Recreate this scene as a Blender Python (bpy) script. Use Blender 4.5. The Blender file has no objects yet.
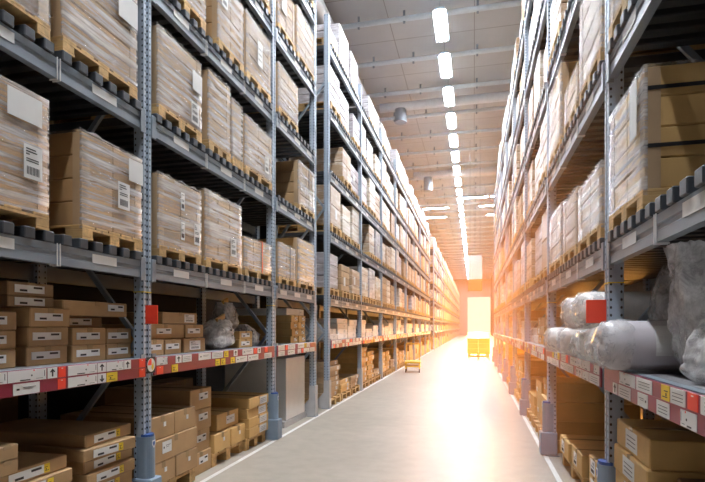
import bpy, bmesh, math, random
from mathutils import Vector, Matrix, noise
R = math.radians
rnd = random.Random(7)
scene = bpy.context.scene
COL = scene.collection
ORD = "zeroth first second third fourth fifth sixth seventh eighth ninth tenth eleventh twelfth thirteenth fourteenth fifteenth sixteenth seventeenth eighteenth nineteenth twentieth".split()
for tens, t_ in (("twenty", "thirtieth"), ("thirty", "fortieth"), ("forty", "fiftieth")):
    ORD += [tens + "-" + o for o in ORD[1:10]] + [t_]

# ------------------------------------------------------------------ materials
def newmat(name):
    m = bpy.data.materials.new(name); m.use_nodes = True
    nt = m.node_tree; nt.nodes.clear()
    out = nt.nodes.new('ShaderNodeOutputMaterial')
    p = nt.nodes.new('ShaderNodeBsdfPrincipled')
    nt.links.new(p.outputs[0], out.inputs['Surface'])
    return m, nt, p, out
def N(nt, typ, **kw):
    n = nt.nodes.new(typ)
    for k, v in kw.items():
        if k.startswith('i_'):
            key = k[2:]
            n.inputs[int(key) if key.isdigit() else key].default_value = v
        else: setattr(n, k, v)
    return n
def L(nt, a, b): nt.links.new(a, b)
def math_(nt, op, a, b=None, c=None):
    n = nt.nodes.new('ShaderNodeMath'); n.operation = op
    for i, v in enumerate((a, b, c)):
        if v is None: continue
        if isinstance(v, (int, float)): n.inputs[i].default_value = v
        else: nt.links.new(v, n.inputs[i])
    return n.outputs[0]
def coords(nt, scale=(1, 1, 1), jitter=True):
    tc = N(nt, 'ShaderNodeTexCoord')
    mp = N(nt, 'ShaderNodeMapping'); mp.inputs['Scale'].default_value = scale
    L(nt, tc.outputs['Object'], mp.inputs['Vector'])
    if jitter:
        oi = N(nt, 'ShaderNodeObjectInfo')
        k = math_(nt, 'MULTIPLY', oi.outputs['Random'], 37.0)
        cb = N(nt, 'ShaderNodeCombineXYZ')
        for i in range(3): L(nt, k, cb.inputs[i])
        L(nt, cb.outputs[0], mp.inputs['Location'])
    return mp.outputs[0]
def ramp(nt, fac, stops):
    r = N(nt, 'ShaderNodeValToRGB')
    e = r.color_ramp.elements
    while len(e) < len(stops): e.new(0.5)
    for el, (p, c) in zip(e, stops):
        el.position = p; el.color = (*c, 1) if len(c) == 3 else c
    L(nt, fac, r.inputs[0]); return r.outputs[0]
def vary(nt, col, lo=.86, hi=1.1):
    oi = N(nt, 'ShaderNodeObjectInfo')
    mr = N(nt, 'ShaderNodeMapRange'); mr.inputs[3].default_value = lo; mr.inputs[4].default_value = hi
    L(nt, oi.outputs['Random'], mr.inputs[0])
    h = N(nt, 'ShaderNodeHueSaturation'); L(nt, mr.outputs[0], h.inputs['Value']); L(nt, col, h.inputs['Color'])
    return h.outputs[0]
def sc(c, k): return tuple(min(1, x * k) for x in c)
def plain(name, c, rough=.6, metal=0, spec=.5, nz=0.12, scale=(6, 6, 6), var=None, bump=0):
    m, nt, p, o = newmat(name)
    n = N(nt, 'ShaderNodeTexNoise', i_Scale=1.0, i_Detail=4.0)
    L(nt, coords(nt, scale), n.inputs['Vector'])
    col = ramp(nt, n.outputs['Fac'], [(.3, sc(c, 1 - nz)), (.7, sc(c, 1 + nz))])
    if var: col = vary(nt, col, *var)
    L(nt, col, p.inputs['Base Color'])
    p.inputs['Roughness'].default_value = rough; p.inputs['Metallic'].default_value = metal
    p.inputs['Specular IOR Level'].default_value = spec
    if bump:
        b = N(nt, 'ShaderNodeBump', i_Strength=bump, i_Distance=.01); L(nt, n.outputs['Fac'], b.inputs['Height']); L(nt, b.outputs[0], p.inputs['Normal'])
    return m
def wrapped(name, kraft, white, bias):
    """cartons seen through layers of stretch film: kraft with pale horizontal streaks and glossy wrinkles"""
    m, nt, p, o = newmat(name)
    n = N(nt, 'ShaderNodeTexNoise', i_Scale=1.0, i_Detail=5.0, i_Roughness=.65, i_Distortion=.6)
    L(nt, coords(nt, (2.5, 1.4, 12)), n.inputs['Vector'])
    col = ramp(nt, n.outputs['Fac'], [(.5 - bias, kraft), (.78 - bias, white)])
    col = vary(nt, col, .82, 1.12)
    L(nt, col, p.inputs['Base Color'])
    p.inputs['Roughness'].default_value = .38
    w = N(nt, 'ShaderNodeTexNoise', i_Scale=1.0, i_Detail=3.0, i_Distortion=1.5)
    L(nt, coords(nt, (7, 3, 30)), w.inputs['Vector'])
    b = N(nt, 'ShaderNodeBump', i_Strength=.5, i_Distance=.02); L(nt, w.outputs['Fac'], b.inputs['Height']); L(nt, b.outputs[0], p.inputs['Normal'])
    return m
def film(name, tint, lo, hi, scl=(3, 2.5, 14), rough=.22, bump=.6):
    m, nt, p, o = newmat(name)
    p.inputs['Base Color'].default_value = (*tint, 1); p.inputs['Roughness'].default_value = rough
    n = N(nt, 'ShaderNodeTexNoise', i_Scale=1.0, i_Detail=7.0, i_Roughness=.72, i_Distortion=.5)
    L(nt, coords(nt, scl), n.inputs['Vector'])
    mr = N(nt, 'ShaderNodeMapRange'); mr.inputs[1].default_value = .38; mr.inputs[2].default_value = .68
    mr.inputs[3].default_value = lo; mr.inputs[4].default_value = hi
    L(nt, n.outputs['Fac'], mr.inputs[0])
    t = N(nt, 'ShaderNodeBsdfTransparent'); t.inputs[0].default_value = (.95, .95, .95, 1)
    mx = N(nt, 'ShaderNodeMixShader'); L(nt, mr.outputs[0], mx.inputs[0]); L(nt, t.outputs[0], mx.inputs[1]); L(nt, p.outputs[0], mx.inputs[2])
    L(nt, mx.outputs[0], o.inputs['Surface'])
    b = N(nt, 'ShaderNodeBump', i_Strength=bump, i_Distance=.02); L(nt, n.outputs['Fac'], b.inputs['Height']); L(nt, b.outputs[0], p.inputs['Normal'])
    return m
def emit(name, c, s):
    m, nt, p, o = newmat(name); nt.nodes.remove(p)
    e = N(nt, 'ShaderNodeEmission'); e.inputs[0].default_value = (*c, 1); e.inputs[1].default_value = s
    L(nt, e.outputs[0], o.inputs['Surface']); return m

M = {}
M['kraft'] = plain('kraft_card', (.47, .295, .14), .62, nz=.10, scale=(5, 5, 5), var=(.84, 1.14))
M['kraft_pale'] = plain('pale_kraft_card', (.50, .345, .20), .62, nz=.09, scale=(5, 5, 5), var=(.86, 1.12))
M['kraft_gold'] = plain('golden_kraft_card', (.62, .39, .145), .6, nz=.08, scale=(5, 5, 5), var=(.86, 1.14))
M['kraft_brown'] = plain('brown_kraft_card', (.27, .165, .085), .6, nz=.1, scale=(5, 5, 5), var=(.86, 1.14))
M['wood'] = plain('pallet_pine', (.58, .37, .155), .7, nz=.24, scale=(3, 24, 24), var=(.8, 1.12), bump=.15)
M['paper'] = plain('white_paper', (.78, .78, .77), .55, nz=.03)
M['ink'] = plain('black_ink', (.02, .02, .022), .5, nz=.05)
M['tape'] = plain('packing_tape', (.42, .29, .16), .25, nz=.08)
M['strap_black'] = plain('black_strap', (.012, .012, .014), .4)
M['strap_orange'] = plain('orange_strap', (.75, .13, .03), .45)
M['steel'] = plain('galvanized_steel', (.30, .36, .43), .42, metal=.15, nz=.14, scale=(9, 9, 3))
M['beam'] = plain('beam_steel', (.25, .295, .345), .4, metal=.2, nz=.12, scale=(4, 3, 8))
M['bar'] = plain('dark_bar_steel', (.06, .068, .08), .45, metal=.2, nz=.15)
M['guard'] = plain('blue_grey_plastic', (.22, .30, .40), .45, nz=.06)
M['guard_blue'] = plain('blue_plastic', (.03, .10, .36), .4)
M['shield'] = plain('grey_shield_steel', (.50, .50, .51), .5, nz=.06)
M['fascia'] = plain('crimson_fascia', (.27, .022, .055), .35, nz=.08)
M['red'] = plain('signal_red', (.92, .06, .03), .4, nz=.04)
M['yellow'] = plain('signal_yellow', (.85, .62, .03), .45, nz=.04)
M['carton_yellow'] = plain('yellow_carton', (.80, .50, .08), .6, nz=.05)
M['trolley_yellow'] = plain('yellow_paint', (.85, .52, .03), .4, nz=.05)
M['rubber'] = plain('black_rubber', (.02, .02, .02), .7)
M['white_card'] = plain('white_card', (.76, .75, .73), .5, nz=.03, var=(.92, 1.04))
M['white_wrap'] = wrapped('white_wrap', (.80, .77, .73), (.93, .92, .91), .12)
M['wrapA'] = wrapped('wrapped_kraft', (.50, .35, .22), (.86, .82, .77), .02)
M['wrapB'] = wrapped('wrapped_pale', (.58, .46, .33), (.90, .88, .85), .10)
M['wrapC'] = wrapped('wrapped_brown', (.34, .21, .11), (.66, .58, .50), -.10)
M['wrapD'] = wrapped('wrapped_lilac', (.45, .42, .44), (.82, .82, .88), .06)
M['film'] = film('stretch_film', (.86, .85, .86), .08, .66, (2.0, 1.1, 26), .18, .6)
M['film_light'] = film('stretch_film_thin', (.82, .81, .82), .04, .42, (2.0, 1.1, 26), .2, .5)
M['bag'] = film('clear_bag_film', (.95, .95, .97), .22, .80, (7, 7, 7), .15, .9)
M['bag_dark'] = film('smoky_bag_film', (.74, .70, .68), .18, .62, (7, 7, 7), .15, .9)
M['end_film'] = film('roll_end_film', (.92, .91, .92), .10, .5, (6, 6, 6), .18, .6)
M['foam'] = plain('grey_fabric', (.33, .30, .29), .9, nz=.15)
M['roll_wrap'] = plain('grey_plastic_wrap', (.58, .54, .57), .28, nz=.08, bump=.25)
M['roll_pale'] = plain('pale_plastic_wrap', (.86, .82, .78), .26, nz=.10, scale=(14, 14, 14), bump=.6)
M['duct'] = plain('white_duct', (.76, .80, .85), .35, metal=.2, nz=.05)
M['pipe'] = plain('pale_blue_pipe', (.70, .78, .85), .4, metal=.2, nz=.05)
M['deck'] = plain('shelf_deck', (.20, .20, .21), .6, nz=.1)
M['wall'] = plain('warehouse_wall', (.42, .41, .40), .8, nz=.06, scale=(.4, .4, .4))
M['wall_shade'] = plain('shade_black_wall', (.03, .03, .032), .8, nz=.1, scale=(.4, .4, .4))  # near-black colour stands in for the shade behind the racks
M['line'] = plain('white_floor_paint', (.72, .72, .70), .5, nz=.1)
M['lamp'] = emit('lamp_tube', (.93, .96, 1.0), 118.0)
M['orange_glow'] = emit('added_orange_glow', (1.0, .40, .08), 11.0)  # made-up orange glow that lights the right rack from behind
M['daylight'] = emit('door_daylight', (1.0, .80, .55), 5.0)

def post_mat():
    m, nt, p, o = newmat('perforated_post')
    tc = N(nt, 'ShaderNodeTexCoord'); sp = N(nt, 'ShaderNodeSeparateXYZ'); L(nt, tc.outputs['Object'], sp.inputs[0])
    gn = N(nt, 'ShaderNodeNewGeometry'); ns = N(nt, 'ShaderNodeSeparateXYZ'); L(nt, gn.outputs['Normal'], ns.inputs[0])
    isx = math_(nt, 'GREATER_THAN', math_(nt, 'ABSOLUTE', ns.outputs[0]), .6)
    u = math_(nt, 'ADD', math_(nt, 'MULTIPLY', isx, sp.outputs[1]),
              math_(nt, 'MULTIPLY', math_(nt, 'SUBTRACT', 1.0, isx), math_(nt, 'SUBTRACT', math_(nt, 'ABSOLUTE', sp.outputs[0]), .045)))
    du = math_(nt, 'SUBTRACT', math_(nt, 'ABSOLUTE', u), .031)
    fz = math_(nt, 'MULTIPLY', math_(nt, 'SUBTRACT', math_(nt, 'FRACT', math_(nt, 'DIVIDE', sp.outputs[2], .05)), .5), .05)
    r2 = math_(nt, 'ADD', math_(nt, 'MULTIPLY', du, du), math_(nt, 'MULTIPLY', math_(nt, 'MULTIPLY', fz, fz), .55))
    hole = math_(nt, 'LESS_THAN', r2, .007 ** 2)
    n = N(nt, 'ShaderNodeTexNoise', i_Scale=1.0, i_Detail=4.0); L(nt, coords(nt, (10, 10, 3)), n.inputs['Vector'])
    col = ramp(nt, n.outputs['Fac'], [(.3, (.32, .39, .48)), (.7, (.43, .51, .61))])
    mx = N(nt, 'ShaderNodeMixRGB'); L(nt, hole, mx.inputs[0]); L(nt, col, mx.inputs[1]); mx.inputs[2].default_value = (.015, .016, .02, 1)
    L(nt, mx.outputs[0], p.inputs['Base Color']); p.inputs['Metallic'].default_value = .1; p.inputs['Roughness'].default_value = .4
    return m
M['post'] = post_mat()
def floor_mat():
    m, nt, p, o = newmat('polished_concrete')
    n = N(nt, 'ShaderNodeTexNoise', i_Scale=.55, i_Detail=6.0, i_Roughness=.6); L(nt, coords(nt, (1, 1, 1), False), n.inputs['Vector'])
    n2 = N(nt, 'ShaderNodeTexNoise', i_Scale=6.0, i_Detail=5.0); L(nt, coords(nt, (1, 1, 1), False), n2.inputs['Vector'])
    c1 = ramp(nt, n.outputs['Fac'], [(.35, (.335, .295, .24)), (.65, (.425, .38, .32))])
    c2 = ramp(nt, n2.outputs['Fac'], [(.35, (.90, .90, .90)), (.65, (1, 1, 1))])
    mx = N(nt, 'ShaderNodeMixRGB', blend_type='MULTIPLY'); mx.inputs[0].default_value = 1
    L(nt, c1, mx.inputs[1]); L(nt, c2, mx.inputs[2]); L(nt, mx.outputs[0], p.inputs['Base Color'])
    rr = N(nt, 'ShaderNodeMapRange'); rr.inputs[3].default_value = .34; rr.inputs[4].default_value = .55
    L(nt, n.outputs['Fac'], rr.inputs[0]); L(nt, rr.outputs[0], p.inputs['Roughness'])
    p.inputs['Specular IOR Level'].default_value = .4
    return m
M['floor'] = floor_mat()
def ceil_mat():
    m, nt, p, o = newmat('ceiling_panel')
    tc = N(nt, 'ShaderNodeTexCoord'); sp = N(nt, 'ShaderNodeSeparateXYZ'); L(nt, tc.outputs['Object'], sp.inputs[0])
    def seam(v, per, w):
        f = math_(nt, 'FRACT', math_(nt, 'DIVIDE', v, per))
        return math_(nt, 'LESS_THAN', f, w / per)
    s = math_(nt, 'MAXIMUM', seam(sp.outputs[0], 2.4, .025), seam(sp.outputs[1], 2.25, .03))
    n = N(nt, 'ShaderNodeTexNoise', i_Scale=.8, i_Detail=3.0); L(nt, tc.outputs['Object'], n.inputs['Vector'])
    col = ramp(nt, n.outputs['Fac'], [(.3, (.54, .565, .60)), (.7, (.61, .635, .67))])
    mx = N(nt, 'ShaderNodeMixRGB'); L(nt, s, mx.inputs[0]); L(nt, col, mx.inputs[1]); mx.inputs[2].default_value = (.36, .37, .39, 1)
    L(nt, mx.outputs[0], p.inputs['Base Color']); p.inputs['Roughness'].default_value = .8
    return m
M['ceiling'] = ceil_mat()

# ------------------------------------------------------------------ mesh builder
class G:
    def __init__(s): s.v = []; s.f = []; s.m = []; s.sm = []
    def add(s, vs, fs, mi=0, smooth=False):
        b = len(s.v); s.v += [tuple(v) for v in vs]
        for f in fs: s.f.append(tuple(b + i for i in f)); s.m.append(mi); s.sm.append(smooth)
    def box(s, x0, x1, y0, y1, z0, z1, mi=0, ch=0.0):
        if x1 < x0: x0, x1 = x1, x0
        if y1 < y0: y0, y1 = y1, y0
        if ch <= 0:
            s.add([(x, y, z) for x in (x0, x1) for y in (y0, y1) for z in (z0, z1)],
                  [(0, 1, 3, 2), (4, 6, 7, 5), (0, 4, 5, 1), (2, 3, 7, 6), (0, 2, 6, 4), (1, 5, 7, 3)], mi); return
        lo = (x0, y0, z0); hi = (x1, y1, z1); vs = []; idx = {}
        for cx in (0, 1):
            for cy in (0, 1):
                for cz in (0, 1):
                    for a in range(3):
                        p = [(lo, hi)[c][i] for i, c in enumerate((cx, cy, cz))]
                        for i, c in enumerate((cx, cy, cz)):
                            if i != a: p[i] += ch if c == 0 else -ch
                        idx[(cx, cy, cz, a)] = len(vs); vs.append(p)
        fs = []
        for a in range(3):
            o = [i for i in range(3) if i != a]
            for c in (0, 1):
                q = []
                for u, w in ((0, 0), (1, 0), (1, 1), (0, 1)):
                    k = [0, 0, 0]; k[a] = c; k[o[0]] = u; k[o[1]] = w; q.append(idx[(*k, a)])
                fs.append(q)
        for a in range(3):
            o = [i for i in range(3) if i != a]
            for u in (0, 1):
                for w in (0, 1):
                    q = []
                    for c, fa in ((0, o[0]), (1, o[0]), (1, o[1]), (0, o[1])):
                        k = [0, 0, 0]; k[a] = c; k[o[0]] = u; k[o[1]] = w; q.append(idx[(*k, fa)])
                    fs.append(q)
        for c in [(x, y, z) for x in (0, 1) for y in (0, 1) for z in (0, 1)]: fs.append([idx[(*c, a)] for a in range(3)])
        s.add(vs, fs, mi)
    def prism_z(s, poly, z0, z1, mi=0):
        n = len(poly)
        s.add([(x, y, z) for z in (z0, z1) for x, y in poly], [tuple(range(n))[::-1], tuple(range(n, 2 * n))] + [(i, (i + 1) % n, n + (i + 1) % n, n + i) for i in range(n)], mi)
    def prism_y(s, poly, y0, y1, mi=0):
        n = len(poly)
        s.add([(x, y, z) for y in (y0, y1) for x, z in poly], [tuple(range(n))[::-1], tuple(range(n, 2 * n))] + [(i, (i + 1) % n, n + (i + 1) % n, n + i) for i in range(n)], mi)
    def prism_x(s, poly, x0, x1, mi=0):
        n = len(poly)
        s.add([(x, y, z) for x in (x0, x1) for y, z in poly], [tuple(range(n))[::-1], tuple(range(n, 2 * n))] + [(i, (i + 1) % n, n + (i + 1) % n, n + i) for i in range(n)], mi)
    def cyl(s, p0, p1, r, n=16, mi=0, r1=None):
        p0 = Vector(p0); p1 = Vector(p1); d = (p1 - p0).normalized()
        a = d.orthogonal().normalized(); b = d.cross(a); r1 = r if r1 is None else r1
        vs = [p0 + r * (math.cos(t) * a + math.sin(t) * b) for t in [2 * math.pi * i / n for i in range(n)]] + \
             [p1 + r1 * (math.cos(t) * a + math.sin(t) * b) for t in [2 * math.pi * i / n for i in range(n)]]
        s.add(vs, [(i, (i + 1) % n, n + (i + 1) % n, n + i) for i in range(n)], mi, True)
        s.add(vs, [tuple(range(n))[::-1], tuple(range(n, 2 * n))], mi)
    def strut(s, p0, p1, w, t, mi=0):
        """flat bar between two points lying in an x-z plane (thickness t along y)"""
        p0 = Vector(p0); p1 = Vector(p1); d = (p1 - p0).normalized(); yv = Vector((0, 1, 0)); u = d.cross(yv).normalized()
        vs = [p + a * u * w / 2 + b * yv * t / 2 for p in (p0, p1) for a, b in ((-1, -1), (1, -1), (1, 1), (-1, 1))]
        s.add(vs, [(3, 2, 1, 0), (4, 5, 6, 7), (0, 1, 5, 4), (1, 2, 6, 5), (2, 3, 7, 6), (3, 0, 4, 7)], mi)
    def mesh(s, name, mats):
        me = bpy.data.meshes.new(name)
        bm = bmesh.new()
        vs = [bm.verts.new(v) for v in s.v]
        for f, mi, smt in zip(s.f, s.m, s.sm):
            try: fc = bm.faces.new([vs[i] for i in f])
            except ValueError: continue
            fc.material_index = mi; fc.smooth = smt
        bm.verts.ensure_lookup_table()
        loose = [v for v in bm.verts if not v.link_faces]
        if loose: bmesh.ops.delete(bm, geom=loose, context='VERTS')
        bmesh.ops.recalc_face_normals(bm, faces=bm.faces)
        bm.to_mesh(me); bm.free()
        for m in mats: me.materials.append(M[m])
        return me
def link(name, me, parent=None, loc=(0, 0, 0), rz=0.0):
    o = bpy.data.objects.new(name, me); COL.objects.link(o)
    o.location = loc; o.rotation_euler = (0, 0, rz)
    if parent is not None: o.parent = parent
    return o
def tag(o, label, cat, group=None):
    o['label'] = label; o['category'] = cat
    if group: o['group'] = group
    return o
CACHE = {}
def cached(key, fn):
    if key not in CACHE: CACHE[key] = fn()
    return CACHE[key]
def struct(name, g, mats, loc=(0, 0, 0)):
    o = link(name, g.mesh(name, mats), None, loc); o['kind'] = 'structure'; return o

# ------------------------------------------------------------------ camera
H = 1.5
cam = bpy.data.cameras.new('camera'); co = bpy.data.objects.new('camera', cam); COL.objects.link(co)
cam.sensor_width = 36; cam.lens = 515 / 705 * 36; cam.shift_y = 86 / 705; cam.clip_end = 300; cam.clip_start = .05
co.location = (0, 0, H); co.rotation_euler = (R(90), 0, R(13.27)); scene.camera = co

# ------------------------------------------------------------------ the setting
XL, XR = -2.595, .84           # front planes of the racks
CZ = 10.35
YE = 98.0
g = G(); g.box(-4.7, 3.2, -7, YE, -.2, 0); struct('floor', g, ['floor'])
g = G(); g.box(-4.7, 3.2, -7, YE, CZ, CZ + .2); struct('ceiling', g, ['ceiling'])
g = G(); g.box(-4.7, -4.5, -7, YE, 0, CZ); struct('wall_left', g, ['wall_shade'])  # drawn in close and dark so the shelf interiors stay black
WZ0, WZ1 = .25, 2.0
GLOW_SPANS = [(10.5, 13.6), (14.4, 17.4), (18.4, 22.4), (24.5, 34.0), (37.0, 60.0)]  # spans of the added glowing panels along the right wall
g = G(); g.box(3.0, 3.2, -7, YE, 0, WZ0); g.box(3.0, 3.2, -7, YE, WZ1, CZ)
ed = [-7] + [v for w_ in GLOW_SPANS for v in w_] + [YE]
for a_, b_ in zip(ed[::2], ed[1::2]): g.box(3.0, 3.2, a_, b_, WZ0, WZ1)
struct('wall_right', g, ['wall_shade'])
for i, (a_, b_) in enumerate(GLOW_SPANS):
    g = G(); g.box(3.08, 3.10, a_, b_, WZ0, WZ1, 0)
    for k in range(4):
        y = a_ + (b_ - a_ - .06) * k / 3; g.box(3.03, 3.08, y, y + .06, WZ0, WZ1, 1)
    for z in (WZ0, (WZ0 + WZ1) / 2, WZ1 - .06): g.box(3.035, 3.075, a_, b_, z, z + .06, 1)
    struct('glow_panel_%d' % (i + 1), g, ['orange_glow', 'shield'])  # invented light panels, added to tint racks and aisle orange
g = G(); g.box(-4.5, 3, -7.2, -7, 0, CZ); struct('wall_back', g, ['wall'])
g = G()                                   # end wall with the doorway left open
DX0, DX1, DZ = -1.15, 2.95, 7.0
g.box(-4.5, DX0, YE, YE + .2, 0, CZ); g.box(DX1, 3, YE, YE + .2, 0, CZ); g.box(DX0, DX1, YE, YE + .2, DZ, CZ)
struct('wall_far', g, ['wall'])
g = G(); g.box(-30, 30, YE + .2, YE + 60, -.2, -.01); struct('ground_outside', g, ['floor'])
g = G()
g.box(DX0 - .12, DX0 + .02, YE - .05, YE, 0, DZ + .12); g.box(DX1 - .02, DX1 + .08, YE - .05, YE, 0, DZ + .12); g.box(DX0 + .02, DX1 - .02, YE - .05, YE, DZ - .02, DZ + .12)
struct('trim_1', g, ['shield'])
for k, x in enumerate((XL + .035, XR - .03)):
    g = G(); g.box(x - .025, x + .025, -5, 34, 0, .002); struct('trim_%d' % (k + 2), g, ['line'])

# ------------------------------------------------------------------ racks
LV = [1.25, 2.03, 3.22, 4.35, 5.50, 6.70]     # tops of the beams
BH = .13; DEPTH = 1.12; BARH = .07
def post_mesh(sgn, h):
    def f():
        g = G()
        pl = [(0, -.05), (0, -.018), (-.022, -.012), (-.022, .012), (0, .018), (0, .05), (-.09, .05), (-.09, -.05)]
        g.prism_z([(x * sgn, y) for x, y in pl], .012, h); return g.mesh('post', ['post'])
    return cached(('post', sgn, h), f)
def beam_mesh(sgn, Ln, simple):
    def f():
        g = G()
        pl = [(0, -.13), (0, -.078), (-.008, -.072), (-.008, -.05), (0, -.044), (0, 0), (-.05, 0), (-.05, -.13)]
        g.prism_y([(x * sgn, z) for x, z in pl], -Ln / 2, Ln / 2)
        if not simple:
            for e in (-1, 1):
                y = e * Ln / 2; g.box(.004 * sgn, .012 * sgn, y - .05 * e, y + .005 * e, -.155, .03); g.box(-.03 * sgn, .012 * sgn, y - .006 * e, y, -.155, .03)
        return g.mesh('beam', ['beam'])
    return cached(('beam', sgn, round(Ln, 3), simple), f)
def bar_mesh():
    def f():
        g = G(); g.box(-DEPTH / 2 - .02, DEPTH / 2 + .02, -.04, .04, 0, BARH, ch=.006)
        return g.mesh('bar', ['bar'])
    return cached('bar', f)
def plate_mesh(w, h, sgn, design):
    """paper label in the y-z plane, facing the aisle (+x for sgn 1), printed marks a hair proud of it"""
    def f():
        g = G(); X = .003 * sgn; X2 = .0042 * sgn
        base = {'red': 2, 'yellow': 3}.get(design, 0)
        g.box(0, X, -w / 2, w / 2, -h / 2, h / 2, base)
        rr = random.Random(hash((round(w, 3), round(h, 3))) % 1000)
        def mark(y0, y1, z0, z1, mi=1): g.box(X, X2, y0 * w - w / 2, y1 * w - w / 2, z0 * h - h / 2, z1 * h - h / 2, mi)
        if design == 'arrow_up' or design == 'arrow_down':
            s = 1 if design == 'arrow_up' else -1
            g.box(X, X2, -.07 * w, .07 * w, -.34 * h, .34 * h, 1)
            g.prism_x([(-.26 * w, s * .12 * h), (-.17 * w, s * .04 * h), (0, s * .26 * h), (.17 * w, s * .04 * h), (.26 * w, s * .12 * h), (0, s * .40 * h)], X, X2 + .0002 * sgn, 1)
        elif design == 'price':
            mark(.30, .56, .08, .17); mark(.72, .90, .15, .18); mark(.945, .955, .3, .85)
            a = [(.60 * w - w / 2 + .08 * h * math.cos(t), .48 * h - h / 2 + .08 * h * math.sin(t)) for t in [i * math.pi / 5 for i in range(10)]]
            g.prism_x(a, X, X2, 1)
            a = [(.66 * w - w / 2 + .07 * h * math.cos(t), .92 * h - h / 2 + .07 * h * math.sin(t)) for t in [i * math.pi / 5 for i in range(10)]]
            g.prism_x(a, X, X2, 2)
        elif design == 'plain':
            mark(.12, .22, .42, .58); mark(.36, .85, .62, .66); mark(.36, .7, .48, .51)
        elif design == 'strip':
            mark(.16, .40, .16, .42); mark(.62, .92, .58, .84)
        elif design == 'sheet':
            for z in (.86, .78, .70): mark(.1, .1 + .7 * rr.random() + .1, z, z + .035)
            for i in range(9): mark(.15 + i * .08, .15 + i * .08 + .035, .12, .36)
            for z in (.5, .57): mark(.12, .8, z, z + .03)
        elif design == 'grid':
            for i in range(3):
                mark(.12, .85, .24 + .22 * i, .275 + .22 * i); pass
        elif design == 'yellow':
            mark(.15, .6, .6, .66); mark(.2, .8, .2, .26); mark(.3, .4, .3, .5)
        elif design == 'red':
            mark(.4, .6, .82, .88, 0)
        return g.mesh('label', ['paper', 'ink', 'red', 'yellow'])
    return cached(('plate', round(w, 3), round(h, 3), sgn, design), f)

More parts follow.
